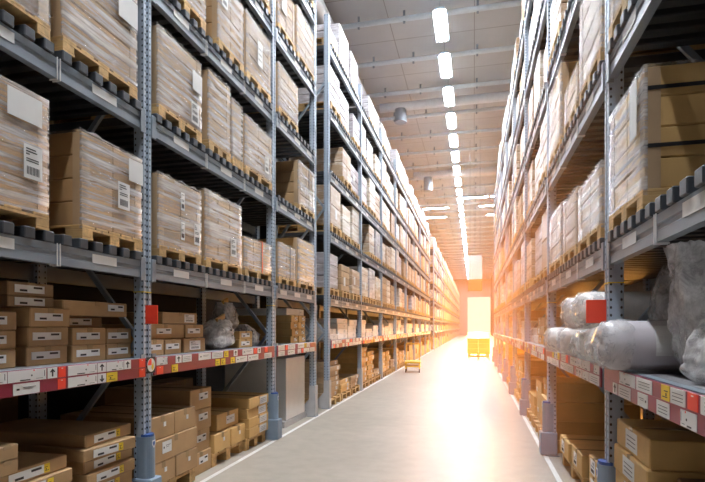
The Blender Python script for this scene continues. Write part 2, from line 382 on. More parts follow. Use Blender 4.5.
def rack(label, xf, sgn, ys, ztop, guards, near=0, nlev=6, brace_rows=None, fascia_plan=None, bar_limit=100, far_y=None):
    root = bpy.data.objects.new('pallet_rack', None); COL.objects.link(root); root.location = (xf, ys[0], 0)
    tag(root, label, 'storage rack', 'pallet racks along the aisle')
    def put(name, me, x, y, z, parent=root, **k): return link(name, me, parent, (x, y - ys[0], z) if parent is root else (x, y, z), **k)
    stuff_bars = []; nb = 0
    simple = near == 0
    for i, y in enumerate(ys):
        if far_y and y > far_y: continue
        put('front_post', post_mesh(sgn, ztop), 0, y, 0)
        put('rear_post', post_mesh(-sgn, ztop), -DEPTH * sgn, y, 0)
        def fp():
            g = G(); g.box(.03 * sgn, -.13 * sgn, -.075, .075, 0, .012, ch=.003); return g.mesh('foot', ['steel'])
        fm = cached(('foot', sgn), fp)
        put('foot_plate', fm, 0, y, 0)
        zs = [.25 + k * 1.15 for k in range(int((ztop - .4) / 1.15) + 1)]
        for k in range(len(zs) - 1):
            def br(k=k):
                g = G(); a, b = (-.09, -DEPTH + .09) if k % 2 else (-DEPTH + .09, -.09)
                g.strut((a * sgn, 0, 0), (b * sgn, 0, 1.15), .04, .03); return g.mesh('brace', ['steel'])
            put('diagonal_brace', cached(('brace', sgn, k % 2), br), 0, y, zs[k])
        kind = guards.get(i, guards.get('all'))
        if kind == 'round':
            def gd():
                g = G()
                pl = [(-.058 * math.cos(t), .058 * math.sin(t)) for t in [math.pi * j / 10 - math.pi / 2 for j in range(11)]]
                pl = [(.005 * sgn - sgn * x * .9, y_) for x, y_ in pl]
                pl2 = [(-.06 * sgn, .058), (-.06 * sgn, -.058)]
                g.prism_z(pl + pl2, .27, .61, 0); return g.mesh('guard', ['guard'])
            def gt():
                g = G()
                pl = [(-.005 * sgn + sgn * .058 * math.cos(t), .054 * math.sin(t)) for t in [2 * math.pi * j / 20 for j in range(20)]]
                g.prism_z(pl, .61, .63, 0); return g.mesh('guard_top', ['guard_blue'])
            def gb():
                g = G(); g.box(-.1 * sgn, .085 * sgn, -.075, .075, .013, .275, ch=.008); return g.mesh('guard_base', ['guard'])
            p = put('post_guard', cached(('guard', sgn), gd), 0, y, 0)
            put('guard_rim', cached(('gt', sgn), gt), 0, 0, 0, p)
            put('guard_base', cached(('gb', sgn), gb), 0, 0, 0, p)
            if near:
                def sh():
                    g = G(); g.prism_x([(-.022, .03), (-.022, -.005), (0, -.035), (.022, -.005), (.022, .03)], 0, .002 * sgn, 0); g.prism_x([(-.013, .02), (-.013, -.002), (0, -.022), (.013, -.002), (.013, .02)], .002 * sgn, .003 * sgn, 1)
                    return g.mesh('badge', ['paper', 'guard_blue'])
                put('shield_badge', cached(('badge', sgn), sh), .0572 * sgn, 0, .55, p)
        elif kind == 'wedge':
            def wd():
                g = G(); g.prism_x([(-.062, .013), (.062, .013), (.062, .52), (-.062, .52)], .006 * sgn, .02 * sgn)
                for s in (-1, 1):
                    g.prism_y([(.02 * sgn, .013), (.02 * sgn, .52), (-.09 * sgn, .52), (-.09 * sgn, .30), (-.30 * sgn, .06), (-.30 * sgn, .013)], s * .056, s * .064)
                return g.mesh('wedge', ['shield'])
            put('post_shield', cached(('wedge', sgn), wd), 0, y, 0)
    if far_y:
        g = G()
        for i, y in enumerate(ys):
            if y > far_y:
                for dx in (-.045, -DEPTH + .045): g.box((dx - .045) * sgn, (dx + .045) * sgn, y - .05 - ys[0], y + .05 - ys[0], 0, ztop)
        for b in range(len(ys) - 1):
            if ys[b] >= far_y - .01:
                for z in LV:
                    for dx in (0, -DEPTH + .05): g.box((dx - .05) * sgn, dx * sgn, ys[b] + .05 - ys[0], ys[b + 1] - .05 - ys[0], z - .13, z)
                    g.box(-.06 * sgn, (-DEPTH + .06) * sgn, ys[b] + .05 - ys[0], ys[b + 1] - .05 - ys[0], z, z + BARH)
        o = put('distant_framework', g.mesh('far_frame', ['beam']), 0, ys[0], 0); o['kind'] = 'stuff'
    for b in range(len(ys) - 1):
        y0, y1 = ys[b], ys[b + 1]; Ln = y1 - y0 - .10; yc = (y0 + y1) / 2
        if far_y and y0 >= far_y - .01: continue
        dist_near = near and b < near
        for li in range(nlev):
            z = LV[li]
            fb = put('front_beam', beam_mesh(sgn, Ln, not dist_near), 0, yc, z)
            put('rear_beam', beam_mesh(-sgn, Ln, True), -DEPTH * sgn, yc, z)
            if li == 0:
                def fsc():
                    g = G(); g.box(.002 * sgn, .014 * sgn, -Ln / 2 + .002, Ln / 2 - .002, -.150, -.001, ch=.002)
                    g.box(.014 * sgn, .017 * sgn, -Ln / 2 + .002, Ln / 2 - .002, -.078, -.072); return g.mesh('fascia', ['fascia'])
                fa = put('shelf_fascia', cached(('fascia', sgn, round(Ln, 3)), fsc), .012 * sgn, yc, z)
                def dk():
                    g = G(); g.box(-.052 * sgn, (-DEPTH + .052) * sgn, -Ln / 2, Ln / 2, -.03, .0); return g.mesh('deck', ['deck'])
                put('shelf_deck', cached(('deck', sgn, round(Ln, 3)), dk), 0, yc, z)
                plan = (fascia_plan or {}).get(b)
                if plan is None:
                    plan = []; rr = random.Random(b * 7 + int(xf * 10))
                    nmax = 7 if y0 < 18 else 4
                    for row in (0, 1):
                        y = y0 + .08
                        while y < y1 - .3:
                            w = rr.choice((.16, .24, .30)); dsg = rr.choice(('price', 'price', 'plain', 'red', 'yellow', 'arrow_up', None, 'grid'))
                            if dsg in ('red', 'yellow', 'arrow_up'): w = .10
                            if y0 > 18: w *= 2
                            if dsg: plan.append((row, y, y + w, dsg))
                            y += w + rr.choice((.01, .02, .12))
                for row, a, c, dsg in plan:
                    put('shelf_label', plate_mesh(c - a - .006, .066, sgn, dsg), .0142 * sgn, (a + c) / 2 - yc, -.037 if row == 0 else -.113, fa)
            else:
                if y0 < 21:
                    for fr in ((-.33, .0, .33) if dist_near else (-.28, .28)):
                        put('beam_label', plate_mesh(.25, .062, sgn, 'blank'), .0004 * sgn, fr * Ln, -.05, fb)
                if dist_near and li < 4 and Ln > 2:
                    for q in (-.16, .17):
                        def tie():
                            g = G()
                            for dy in (-.012, .012): g.box(.001 * sgn, .006 * sgn, dy - .003, dy + .003, -.14, .006); g.box(.006 * sgn, -.055 * sgn, dy - .003, dy + .003, -.139, -.131)
                            return g.mesh('tie', ['paper'])
                        put('beam_tie', cached(('tie', sgn), tie), 0, q * Ln, 0, fb)
                n = int(Ln / .145)
                for k in range(n):
                    yy = yc - Ln / 2 + .09 + k * (Ln - .18) / (n - 1)
                    if nb < bar_limit and li <= 3: put('support_bar', bar_mesh(), (-DEPTH / 2) * sgn, yy, z); nb += 1
                    else: stuff_bars.append(((-DEPTH / 2) * sgn, yy, z))
    if stuff_bars:
        g = G()
        for x, y, z in stuff_bars: g.box(x - DEPTH / 2 - .02, x + DEPTH / 2 + .02, y - ys[0] - .04, y - ys[0] + .04, z, z + BARH)
        o = put('support_bar', g.mesh('bars', ['bar']), 0, ys[0], 0); o['kind'] = 'stuff'
    return root
def marker_sign(root, x0, x1, y, z, ys0, xf):
    g = G(); g.box(x0, x1, -.006, .006, -.075, .075, ch=.002)
    link('marker_sign', g.mesh('marker_sign', ['red']), root, ((0) - 0, y - ys0, z))

PA = [(0, 2.10, 2.385, 'price'), (0, 2.385, 2.66, 'price'), (0, 2.665, 2.745, 'arrow_up'), (0, 2.75, 2.815, 'red'), (0, 2.83, 3.10, 'price'), (0, 3.10, 3.19, 'arrow_up'), (0, 3.19, 3.38, 'price'), (0, 3.38, 3.465, 'arrow_up'), (0, 3.56, 3.64, 'red'),
      (1, 2.42, 2.61, 'plain'), (1, 2.745, 2.815, 'red'), (1, 2.83, 3.10, 'price'), (1, 3.10, 3.19, 'arrow_down'), (1, 3.19, 3.31, 'yellow'), (1, 3.56, 3.64, 'red')]
YS1 = [.95, 3.71, 6.45, 8.29]
r1 = rack('blue-grey steel pallet rack of three bays nearest the camera, loaded with wrapped pallets', XL, 1, YS1, 8.2, {0: 'round', 1: 'round', 2: 'round', 3: 'wedge'}, near=3, fascia_plan={0: PA})
YS2 = [9.14 + 2.8 * i for i in range(9)]
r2 = rack('long steel pallet rack running down the aisle beyond the gap, with wedge post shields', XL, 1, YS2, 7.25, {'all': 'wedge'}, near=1)
YS3 = [35.0 + 2.8 * i for i in range(23)]
r3 = rack('far steel pallet rack past the cross aisle, next to the bright doorway', XL, 1, YS3, 7.25, {}, near=0, far_y=35 + 2.8 * 3)
YSR = [.87 + 2.77 * i for i in range(9)]
r4 = rack('steel pallet rack on the opposite side of the aisle, with rolls and bags', XR, -1, YSR, 7.4, {'all': 'round'}, near=3)
marker_sign(r1, .015, .125, 3.665, 1.60, YS1[0], XL)
marker_sign(r4, -.015, -.135, 3.585, 1.60, YSR[0], XR)
g = G(); g.box(.016, .020, -.055, .055, -.065, .065, 0)
a = [(.05 * math.cos(t), .055 * math.sin(t)) for t in [2 * math.pi * i / 24 for i in range(24)]]
g.prism_x(a, .020, .023, 1)
g.prism_x([(.048 * math.cos(t), .053 * math.sin(t)) for t in [math.pi / 2 + math.pi * i / 10 for i in range(6)]] + [(0, 0)], .023, .0245, 2)
g.prism_x([(.0, -.02), (.018, -.045), (.03, -.02), (.022, .02), (.008, .0)], .023, .0245, 3)
link('round_sticker', g.mesh('sticker', ['ink', 'paper', 'red', 'yellow']), r1, (0.013, 3.71 - YS1[0], 1.19))
for rt, sg, ylist, y00 in ((r1, 1, YS1[1:3], YS1[0]), (r4, -1, YSR[1:3], YSR[0])):
    g = G(); g.box(-.095 * sg, .003 * sg, -.053, .053, 0, .008)
    me = g.mesh('yellow_band', ['yellow'])
    for y in ylist: link('yellow_band', me, rt, (0, y - y00, 1.78))

# ------------------------------------------------------------------ pallets and pallet loads
def pallet_mesh(w, dp=1.2, low=False, thin=False):
    def f():
        g = G(); hx, hy = dp / 2, w / 2
        if thin:
            for k in range(5):
                c = -hy + .06 + k * (w - .12) / 4; g.box(-hx, hx, c - .06, c + .06, .080, .098, ch=.003)
            for x in (-hx + .07, 0, hx - .07):
                g.box(x - .07, x + .07, -hy, hy, .064, .080)
                for y in (-hy + .05, 0, hy - .05): g.box(x - .07, x + .07, y - .05, y + .05, .016, .064, ch=.003)
            for y in (-hy + .05, 0, hy - .05): g.box(-hx, hx, y - .05, y + .05, 0, .016)
            return g.mesh('pallet', ['wood'])
        n = 5 if not low else 3
        for k in range(n):      # top boards along y? EUR boards run along the long (x) side
            c = -hy + .06 + k * (w - .12) / (n - 1); g.box(-hx, hx, c - .06, c + .06, .122, .144, ch=0 if low else .003)
        for x in (-hx + .07, 0, hx - .07):
            g.box(x - .07, x + .07, -hy, hy, .10, .122)
            for y in (-hy + .05, 0, hy - .05): g.box(x - .07, x + .07, y - .05, y + .05, .022, .10, ch=0 if low else .003)
        for y in (-hy + .05, 0, hy - .05): g.box(-hx, hx, y - .05, y + .05, 0, .022)
        return g.mesh('pallet', ['wood'])
    return cached(('pallet', round(w, 2), dp, low, thin), f)
def block_mesh(sx, sy, sz, mats, ch=.006):
    def f():
        g = G(); g.box(-sx / 2, sx / 2, -sy / 2, sy / 2, 0, sz, ch=ch); return g.mesh('block', mats)
    return cached(('blk', round(sx, 3), round(sy, 3), round(sz, 3), tuple(mats), ch), f)
def film_mesh(dp, w, h, mat, seed, wrapend=.02):
    rr = random.Random(seed); g = G(); hx, hy = dp / 2 + .006, w / 2 + .006
    path = [(hx - wrapend, -hy)] + [(hx, -hy + 2 * hy * i / 10) for i in range(11)] + [(hx - wrapend, hy)]
    nz = 10; vs = []
    for j in range(nz + 1):
        z = -.035 + (h + .04) * j / nz
        for i, (x, y) in enumerate(path):
            k = .007 * noise.noise(Vector((y * 5 + seed, z * 9, x)))
            e = .0 if j < nz else -.0
            vs.append((x + abs(k), y + (k if i in (0, len(path) - 1) else 0), z + (.02 * rr.random() if j == nz and i % 3 == 0 else 0)))
    n = len(path)
    g.add(vs, [(j * n + i, j * n + i + 1, (j + 1) * n + i + 1, (j + 1) * n + i) for j in range(nz) for i in range(n - 1)], 0, True)
    b = len(g.v)                              # the lip folded over the top
    vs = [(x, y, h + .006) for x, y in path[1:-1]] + [(hx - .22 - .08 * rr.random(), y, h + .005) for x, y in path[1:-1]]
    m = len(path) - 2
    g.add(vs, [(i, i + 1, m + i + 1, m + i) for i in range(m - 1)], 0, True)
    return g.mesh('film', [mat])

RACKWORD = {1: 'near left rack', 2: 'long left rack', 3: 'far left rack', 4: 'right rack'}
GROUP = {1: 'pallet loads on the near left rack', 2: 'pallet loads on the long left rack', 3: 'pallet loads on the far left rack', 4: 'pallet loads on the right rack'}
SHELF = ['', 'first', 'second', 'third', 'fourth', 'fifth', 'sixth']
NLOAD = 0
far_stack = []
def load(rk, lev, bay, slot, y0, y1, ztop, tone='kraft', ny=2, nz=4, wrap='film', strap=None, look=None, sheet=None, protector=True, detail=2, xin=0.0):
    """one shrink-wrapped pallet load standing on the support bars of a level"""
    global NLOAD
    sgn = -1 if rk == 4 else 1; xf = XR if rk == 4 else XL
    w = y1 - y0; zb = LV[lev] + BARH + .001; dp = 1.2
    ph = .099 if detail == 2 else .145
    h = ztop - zb - ph
    root = bpy.data.objects.new('pallet_load', None); COL.objects.link(root)
    root.location = (xf - sgn * (dp / 2 - .01 + xin), (y0 + y1) / 2, zb)
    root.rotation_euler = (0, 0, 0 if sgn == 1 else math.pi)
    lab = (look or 'wrapped carton') + ' pallet load, %s, %s shelf up, %s bay, %s' % (RACKWORD[rk], SHELF[lev + 1], ORD[bay + 1], slot)
    tag(root, lab, 'pallet load', GROUP[rk])
    NLOAD += 1
    link('pallet', pallet_mesh(w, dp, detail < 2, detail == 2), root)
    z0 = ph + .001
    if detail >= 2:
        nx = 2
        for i in range(nx):
            for j in range(ny):
                for k in range(nz):
                    sx, sy, sz = (dp - .03) / nx, (w - .02) / ny, h / nz
                    o = link('carton', block_mesh(sx - .004, sy - .004, sz - .003, [tone], .007), root, (-(dp - .03) / 2 + sx * (i + .5), -(w - .02) / 2 + sy * (j + .5), z0 + sz * k))
        if protector:
            def pm():
                g = G(); hx, hy = (dp - .03) / 2 + .001, (w - .02) / 2 + .001
                g.box(hx, hx + .004, 0, .07, 0, h - .01); g.box(hx - .07, hx + .004, -.004, 0, 0, h - .01); return g.mesh('protector', ['kraft_pale'])
            for e in (-1, 1):
                me = cached(('prot', round(w, 3), round(h, 3)), pm)
                o = link('edge_protector', me, root, (0, e * ((w - .02) / 2 + .001), z0))
                if e == 1: o.scale = (1, -1, 1)
        if wrap: link('stretch_wrap', film_mesh(dp - .02, w - .01, h, wrap, NLOAD), root, (0, 0, z0 + .0))
        hx = (dp - .02) / 2 + .016
        if sheet:
            for (dsg, fy, fz, sw, sh) in sheet:
                link('paper_label', plate_mesh(sw, sh, 1, dsg), root, (hx, fy * w * sgn if sgn == 1 else -fy * w, z0 + fz * h))
        if strap:
            for zz in (.33, .8) if strap == 'strap_black2' else ():
                g = G(); hx2, hy = (dp - .03) / 2 + .006, (w - .02) / 2 + .006
                g.box(-hx2, hx2, -hy - .003, -hy, zz * h, zz * h + .02); g.box(-hx2, hx2, hy, hy + .003, zz * h, zz * h + .02); g.box(hx2, hx2 + .003, -hy, hy, zz * h, zz * h + .02); g.box(-hx2 - .003, -hx2, -hy, hy, zz * h, zz * h + .02)
                link('strap', g.mesh('strap', ['strap_black']), root, (0, 0, z0))
            sm = 'strap_orange' if strap == 'strap_orange' else 'strap_black'
            fx = .25 if strap == 'strap_black2' else None
            g = G(); hy = (w - .02) / 2 + .006; hx2 = (dp - .03) / 2 + .014
            if fx is not None: g.box(fx, fx + .022, -hy - .004, hy + .004, h + .001, h + .006); g.box(fx, fx + .022, -hy - .004, -hy, .0, h + .006); g.box(fx, fx + .022, hy, hy + .004, .0, h + .006)
            else: g.box(hx2, hx2 + .003, -.012 + .1, .012 + .1, -.02, h + .006); g.box(-hx2, hx2 + .003, -.012 + .1, .012 + .1, h + .008, h + .012); g.box(-hx2 - .003, -hx2, -.012 + .1, .012 + .1, -.02, h + .01)
            link('strap', g.mesh('strap', [sm]), root, (0, 0, z0))
    elif detail == 1:
        for j in range(ny):
            for k in range(nz):
                sy, sz = (w - .02) / ny, h / nz
                link('carton', block_mesh(dp - .04, sy - .006, sz - .005, [tone], .012), root, (0, -(w - .02) / 2 + sy * (j + .5), z0 + sz * k))
        if sheet:
            for (dsg, fy, fz, sw, sh) in sheet: link('paper_label', plate_mesh(sw, sh, 1, dsg), root, ((dp - .04) / 2 + .002, fy * w, z0 + fz * h))
    else:
        link('carton_block', block_mesh(dp - .04, w - .02, h, [tone], .02), root, (0, 0, z0))
    return root

SH = lambda fy, fz: ('sheet', fy, fz, .13, .20)
BL = lambda fy, fz: ('blank', fy, fz, .17, .22)
# near left rack --------------------------------------------------------------
load(1, 1, 0, 'first of two', 1.78, 2.70, 2.91, 'kraft', 2, 4, 'film', sheet=[SH(.36, .40), ('blank', .30, .84, .24, .16)], look='film-wrapped white-labelled')
load(1, 1, 0, 'beside the post', 2.98, 3.63, 2.84, 'kraft', 2, 4, 'film', sheet=[SH(.14, .45), ('blank', .36, .80, .17, .17)], look='torn-film kraft')
load(1, 2, 0, 'first of two', 1.85, 2.71, 4.00, 'kraft_brown', 2, 4, 'film_light', look='dark-seamed kraft')
load(1, 2, 0, 'beside the post', 2.81, 3.57, 4.08, 'kraft', 1, 5, 'film', sheet=[('blank', .34, .78, .22, .20)], look='tall cloudy-film')
load(1, 1, 1, 'by the first post', 3.86, 4.55, 2.81, 'kraft', 2, 4, 'film', sheet=[('sheet', .0, .72, .06, .16), ('sheet', .0, .28, .06, .16), ('sheet', .36, .3, .10, .2)], look='film-wrapped kraft')
load(1, 1, 1, 'in the middle', 4.64, 5.45, 2.87, 'kraft_pale', 3, 4, 'film', sheet=[SH(.22, .26)], look='broad pale')
load(1, 1, 1, 'low with orange strap', 5.53, 6.33, 2.56, 'kraft_pale', 3, 1, 'film', strap='strap_orange', look='short wrapped', protector=False)
load(1, 1, 2, 'first of two', 6.60, 7.28, 2.66, 'kraft_pale', 2, 3, 'film', strap='strap_black', look='black-strapped pale')
load(1, 1, 2, 'second of two', 7.40, 8.20, 2.86, 'kraft_gold', 2, 3, 'film', look='golden kraft')
load(1, 2, 1, 'by the first post', 3.85, 4.56, 4.06, 'kraft', 1, 5, 'film', sheet=[SH(.30, .20), ('blank', .36, .66, .17, .18)], look='cloudy film-wrapped')
load(1, 2, 1, 'second of four', 4.70, 5.17, 4.10, 'kraft_pale', 1, 6, 'film', look='narrow glossy-film')
load(1, 2, 1, 'thin one of four', 5.22, 5.48, 4.02, 'kraft_pale', 1, 2, 'film', look='thin bulging', protector=False)
load(1, 2, 1, 'last of four', 5.55, 6.36, 3.98, 'kraft_pale', 2, 4, 'film', sheet=[SH(.25, .30)], look='wide pale')
load(1, 2, 2, 'alone at the end', 7.42, 8.21, 4.04, 'kraft', 2, 4, 'film', strap='strap_black', sheet=[('blank', .38, .72, .10, .2)], look='dark-strapped kraft')
load(1, 3, 1, 'first of three', 3.95, 4.64, 5.10, 'kraft', 2, 4, 'film', look='kraft film-wrapped')
load(1, 3, 1, 'second of three', 4.90, 5.50, 5.20, 'kraft', 2, 4, 'film', sheet=[SH(-.3, .7)], look='shiny tall')
load(1, 3, 1, 'third of three', 5.58, 6.32, 5.22, 'kraft_pale', 1, 3, 'film', sheet=[('grid', .0, .5, .14, .3)], look='pale leaning-film')
load(1, 3, 2, 'first of two', 6.60, 7.40, 5.12, 'kraft_pale', 2, 4, 'film', look='silvery film-wrapped')
load(1, 4, 1, 'at the end', 5.58, 6.30, 6.3, 'kraft', 2, 4, 'film', look='high kraft')
load(1, 4, 2, 'first of two', 6.58, 7.25, 6.28, 'kraft', 2, 4, 'film', sheet=[('grid', -.2, .6, .2, .3)], look='high kraft')
load(1, 4, 2, 'second of two', 7.36, 8.20, 6.36, 'kraft_pale', 2, 5, 'film', look='high pale')
load(1, 5, 2, 'second of two', 7.30, 8.20, 7.5, 'kraft', 2, 4, 'film', look='topmost kraft')
load(1, 5, 2, 'first of two', 6.58, 7.22, 7.4, 'kraft', 2, 4, 'film', look='topmost kraft')
# right rack, nearest bays ------------------------------------------------------
load(4, 1, 0, 'beside the post', 2.87, 3.54, 2.82, 'kraft_gold', 2, 4, 'film', strap='strap_black2', sheet=[('blank', -.30, .72, .12, .3)], look='black-strapped brown', protector=True)
load(4, 2, 0, 'beside the post', 2.85, 3.55, 4.0, 'kraft_pale', 2, 4, 'film', look='pale wrapped')
load(4, 1, 1, 'first of three', 3.76, 4.54, 2.62, 'kraft_pale', 2, 3, 'film', look='low glossy-film')
load(4, 1, 1, 'second of three', 4.62, 5.28, 2.68, 'kraft_pale', 1, 3, 'film_light', look='plain kraft')
load(4, 1, 1, 'third of three', 5.36, 6.20, 2.72, 'kraft_pale', 2, 3, 'film', look='pale kraft')
load(4, 2, 1, 'first of three', 3.76, 4.50, 4.10, 'kraft_pale', 1, 4, 'film', look='tall sun-mottled')
load(4, 2, 1, 'second of three', 4.60, 5.22, 3.70, 'kraft_gold', 1, 2, 'film_light', look='short golden')
load(4, 2, 1, 'third of three', 5.42, 6.25, 4.12, 'kraft_gold', 2, 3, 'film', look='tall golden')
# the rest of the racks: three loads a bay ---------------------------------------
SLOT = ['first slot', 'middle slot', 'last slot']
LOOKS = {'wrapA': 'kraft film-wrapped', 'wrapB': 'pale film-wrapped', 'wrapC': 'brown film-wrapped', 'wrapD': 'whitish film-wrapped', 'kraft': 'kraft carton', 'kraft_pale': 'pale carton'}
todo = []
for rk, ys in ((2, YS2), (3, YS3), (4, YSR)):
    for b in range(len(ys) - 1):
        for lev in range(1, 6):
            if rk == 4 and b < 2 and lev < 3: continue
            if rk == 4 and b < 1: continue
            Ln = ys[b + 1] - ys[b] - .16
            y = ys[b] + .08 + .02
            ws = [rnd.uniform(.68, .84) for _ in range(3)]
            gap = (Ln - .04 - sum(ws)) / 2
            for s in range(3):
                if rnd.random() < .06: y += ws[s] + gap; continue
                todo.append((rk, lev, b, s, y, y + ws[s], rnd.uniform(.55, .80))); y += ws[s] + gap
todo.sort(key=lambda t: t[4])
stuffg = G(); NIND = 262
for i, (rk, lev, b, s, ya, yb, h) in enumerate(todo):
    tone = rnd.choice(['wrapA', 'wrapA', 'wrapB', 'wrapB', 'wrapC', 'kraft_pale', 'wrapD'])
    if lev == 5 and rk == 2: tone = rnd.choice(['wrapD', 'wrapD', 'wrapB'])
    if lev == 5 and rk == 2 and b == 0: h = (.28, .80, .74)[s]
    zt = LV[lev] + .196 + h
    if NLOAD < 298:
        det = 1 if ya < 19 else 0
        load(rk, lev, b, SLOT[s], ya, yb, zt, tone, rnd.choice((1, 1, 2)), rnd.choice((2, 3, 3, 4)), None, look=LOOKS[tone], detail=det,
             sheet=[('blank', rnd.uniform(-.3, .3), rnd.uniform(.3, .8), .14, .18)] if rnd.random() < .4 else None, xin=rnd.uniform(-.01, .06))
    else:
        xf = XR if rk == 4 else XL; sg = -1 if rk == 4 else 1
        stuffg.box(xf - sg * 1.12, xf + sg * .03, ya, yb, LV[lev] + .2, zt, 0, .02); stuffg.box(xf - sg * 1.14, xf + sg * .04, ya, yb, LV[lev] + .06, LV[lev] + .2, 1)
if stuffg.v:
    o = link('pallet_load', stuffg.mesh('far_loads', ['wrapA', 'wood'])); o['kind'] = 'stuff'; tag(o, 'mass of distant wrapped pallet loads on the farthest bays near the doorway', 'pallet load')

# ------------------------------------------------------------------ loose cartons
def carton(name, x, y, z, sx, sy, sz, mat, label, group, sgn=1, rz=0.0, lab=None, tape=True, cat='carton'):
    """x is the plane of the face towards the aisle, y the centre; label: (design, fy, fz, w, h)"""
    o = link(name, block_mesh(sx, sy, sz, [mat], min(.006, sz * .12)), None, (x - sgn * sx / 2, y, z), rz)
    tag(o, label, cat, group)
    if lab:
        for dsg, fy, fz, w, h in ([lab] if isinstance(lab, tuple) else lab):
            link('paper_label', plate_mesh(w, h, sgn, dsg), o, (sgn * (sx / 2 + .0003), fy * sy, fz * sz))
    if tape:
        def tp():
            g = G(); g.box(-sx / 2 - .001, sx / 2 + .001, -.025, .025, sz, sz + .0012); g.box(sx / 2 * sgn, (sx / 2 + .0012) * sgn, -.025, .025, sz * .72, sz + .0012)
            return g.mesh('tape', ['tape'])
        link('tape', cached(('tape', round(sx, 2), round(sy, 2), round(sz, 3), sgn), tp), o)
    return o
Z1 = LV[0] + .0012
def column(name, x, y, w, dp, tiers, z0, mat, lab, where, group, sgn=1, jit=.012, look='kraft carton with white strip label', tape=True, cat='carton', mats=None):
    z = z0
    for t, h in enumerate(tiers):
        tx = x - sgn * abs(rnd.gauss(0, jit)); ty = y + rnd.uniform(-jit, jit) * .6
        word = 'single tier' if len(tiers) == 1 else ('bottom' if t == 0 else 'top' if t == len(tiers) - 1 else ORD[t + 1] + ' up')
        lb = None
        if lab: lb = (lab[0], lab[1], lab[2], min(lab[3], w * .8), min(lab[4], h * .75))
        carton(name, tx, ty, z, dp, w, h - .002, (mats[t % len(mats)] if mats else mat), '%s, %s, %s' % (look, word, where), group, sgn, rnd.uniform(-.012, .012), lb, tape, cat)
        z += h
    return z
ST = ('strip', -.05, .52, .23, .05)
gA = 'cartons on the near left red shelf'
XF = XL - .11
column('carton', XF, 2.42, .34, .7, [.115] * 3, Z1, 'kraft', ST, 'stack at the picture edge', gA)
column('carton', XF, 2.845, .335, .75, [.125, .125, .125], Z1, 'kraft', ST, 'second red-shelf stack', gA)
column('carton', XF - .08, 2.77, .36, .7, [.07, .09], Z1 + .3765, 'kraft_brown', ST, 'on top of the second stack', gA, look='dark film-covered carton')
column('carton', XF, 3.20, .335, .7, [.12, .125], Z1, 'kraft', ST, 'third stack of the red shelf', gA)
column('carton', XF - .12, 3.26, .42, .55, [.08], Z1 + .2465, 'kraft_brown', ST, 'on the third stack of the red shelf', gA, look='dark shiny flat carton')
column('carton', XF, 3.535, .29, .7, [.12, .12], Z1, 'kraft', ST, 'stack left of the first post', gA)
column('carton', XF - .02, 3.31, .66, .6, [.11], Z1 + .328, 'kraft', ('strip', .30, .62, .18, .05), 'lying across two stacks of the red shelf', gA, look='long kraft carton')
column('carton', XF - .05, 2.2, .05, .5, [.10], Z1, 'kraft', None, 'at the picture edge', gA, look='narrow kraft carton')
gB = 'cartons on the red shelf right of the first post'
column('carton', XF, 3.98, .27, .7, [.140], Z1, 'kraft', ST, 'right of the first post', gB)
column('carton', XF, 4.27, .26, .7, [.138], Z1, 'kraft', ST, 'second right of the first post', gB, look='shaded kraft carton')
column('carton', XF, 4.66, .40, .7, [.138], Z1, 'kraft', ('sheet', 0, .5, .2, .09), 'third right of the first post', gB, look='kraft carton under a clear patch')
column('carton', XF - .01, 4.20, .62, .7, [.135], Z1 + .142, 'kraft', ST, 'across the first two cartons', gB, look='wide kraft carton')
column('carton', XF - .01, 4.69, .34, .7, [.133], Z1 + .142, 'kraft', ST, 'beside the wide carton', gB)
column('carton', XF - .04, 4.44, .60, .7, [.11], Z1 + .279, 'kraft', ('sheet', .25, .5, .18, .08), 'topmost of the shelf right of the first post', gB, look='kraft carton with glossy end')
column('carton', XF, 5.82, .36, .6, [.10, .10], Z1, 'kraft_gold', ST, 'under the upright clear bag', gB, look='golden carton')
gC = 'golden cartons on the red shelf at the rack end'
for j, yy in enumerate((7.62, 7.95)):
    column('carton', XF, yy, .32, .9, [.108] * 4, Z1, 'kraft_gold', ('strip', .15, .5, .12, .05), 'column %s the rack end post' % ('away from' if j == 0 else 'against'), gC, look='golden carton')
carton('white_panel', XF - .05, 7.75, Z1 + .435, .85, .8, .10, 'white_card', 'white flat panel carton on top of the golden carton columns', 'white panels', lab=('plain', .3, .5, .1, .07), tape=False, cat='panel')
carton('cabinet_carton', XL - .13, 7.68, .012 + .09, 1.0, .86, .93, 'white_card', 'large white upright panel box standing under the golden cartons', None, tape=False, cat='box')
g = G(); g.box(-.5, .5, -.5, .5, 0, .09, ch=.004)
tag(link('low_plinth', g.mesh('plinth', ['shield']), None, (XL - .63, 7.68, .001)), 'low grey plinth beneath the large white upright box', 'plinth')

# floor level, first bay on the left : flat packs
gF = 'flat packs stacked on the floor beside the first post'
FL = ('strip', .22, .5, .27, .055)
def flatstack(x, y, w, dp, n, th, where, group, mat='kraft', sgn=1, z0=.002, look='flat carton with yellow label', skew=None, labs=True):
    z = z0
    for t in range(n):
        word = 'bottom' if t == 0 else 'top' if t == n - 1 else ORD[t + 1] + ' up'
        rz = rnd.uniform(-.02, .02); lk = look
        if skew is not None and t == skew: rz = -.09; lk = 'skewed flat carton'
        lb = [('strip', -.10, .5, w * .42, th * .6), ('yellow', .18, .5, th * .5, th * .6)] if labs else None
        carton('flat_carton', x - sgn * abs(rnd.gauss(0, .035)) + (.03 * sgn if skew == t else 0), y + rnd.uniform(-.02, .02), z, dp, w * rnd.uniform(.88, 1.0), th - .004, mat, '%s, %s, %s' % (lk, word, where), group, sgn, rz, lb, tape=False)
        z += th
flatstack(XL - .01, 3.34, .56, 1.0, 8, .0925, 'stack beside the first post', gF, skew=6)
flatstack(XL - .01, 2.66, .62, 1.0, 7, .092, 'lower stack left of the post stack', 'flat packs in the lower stack')
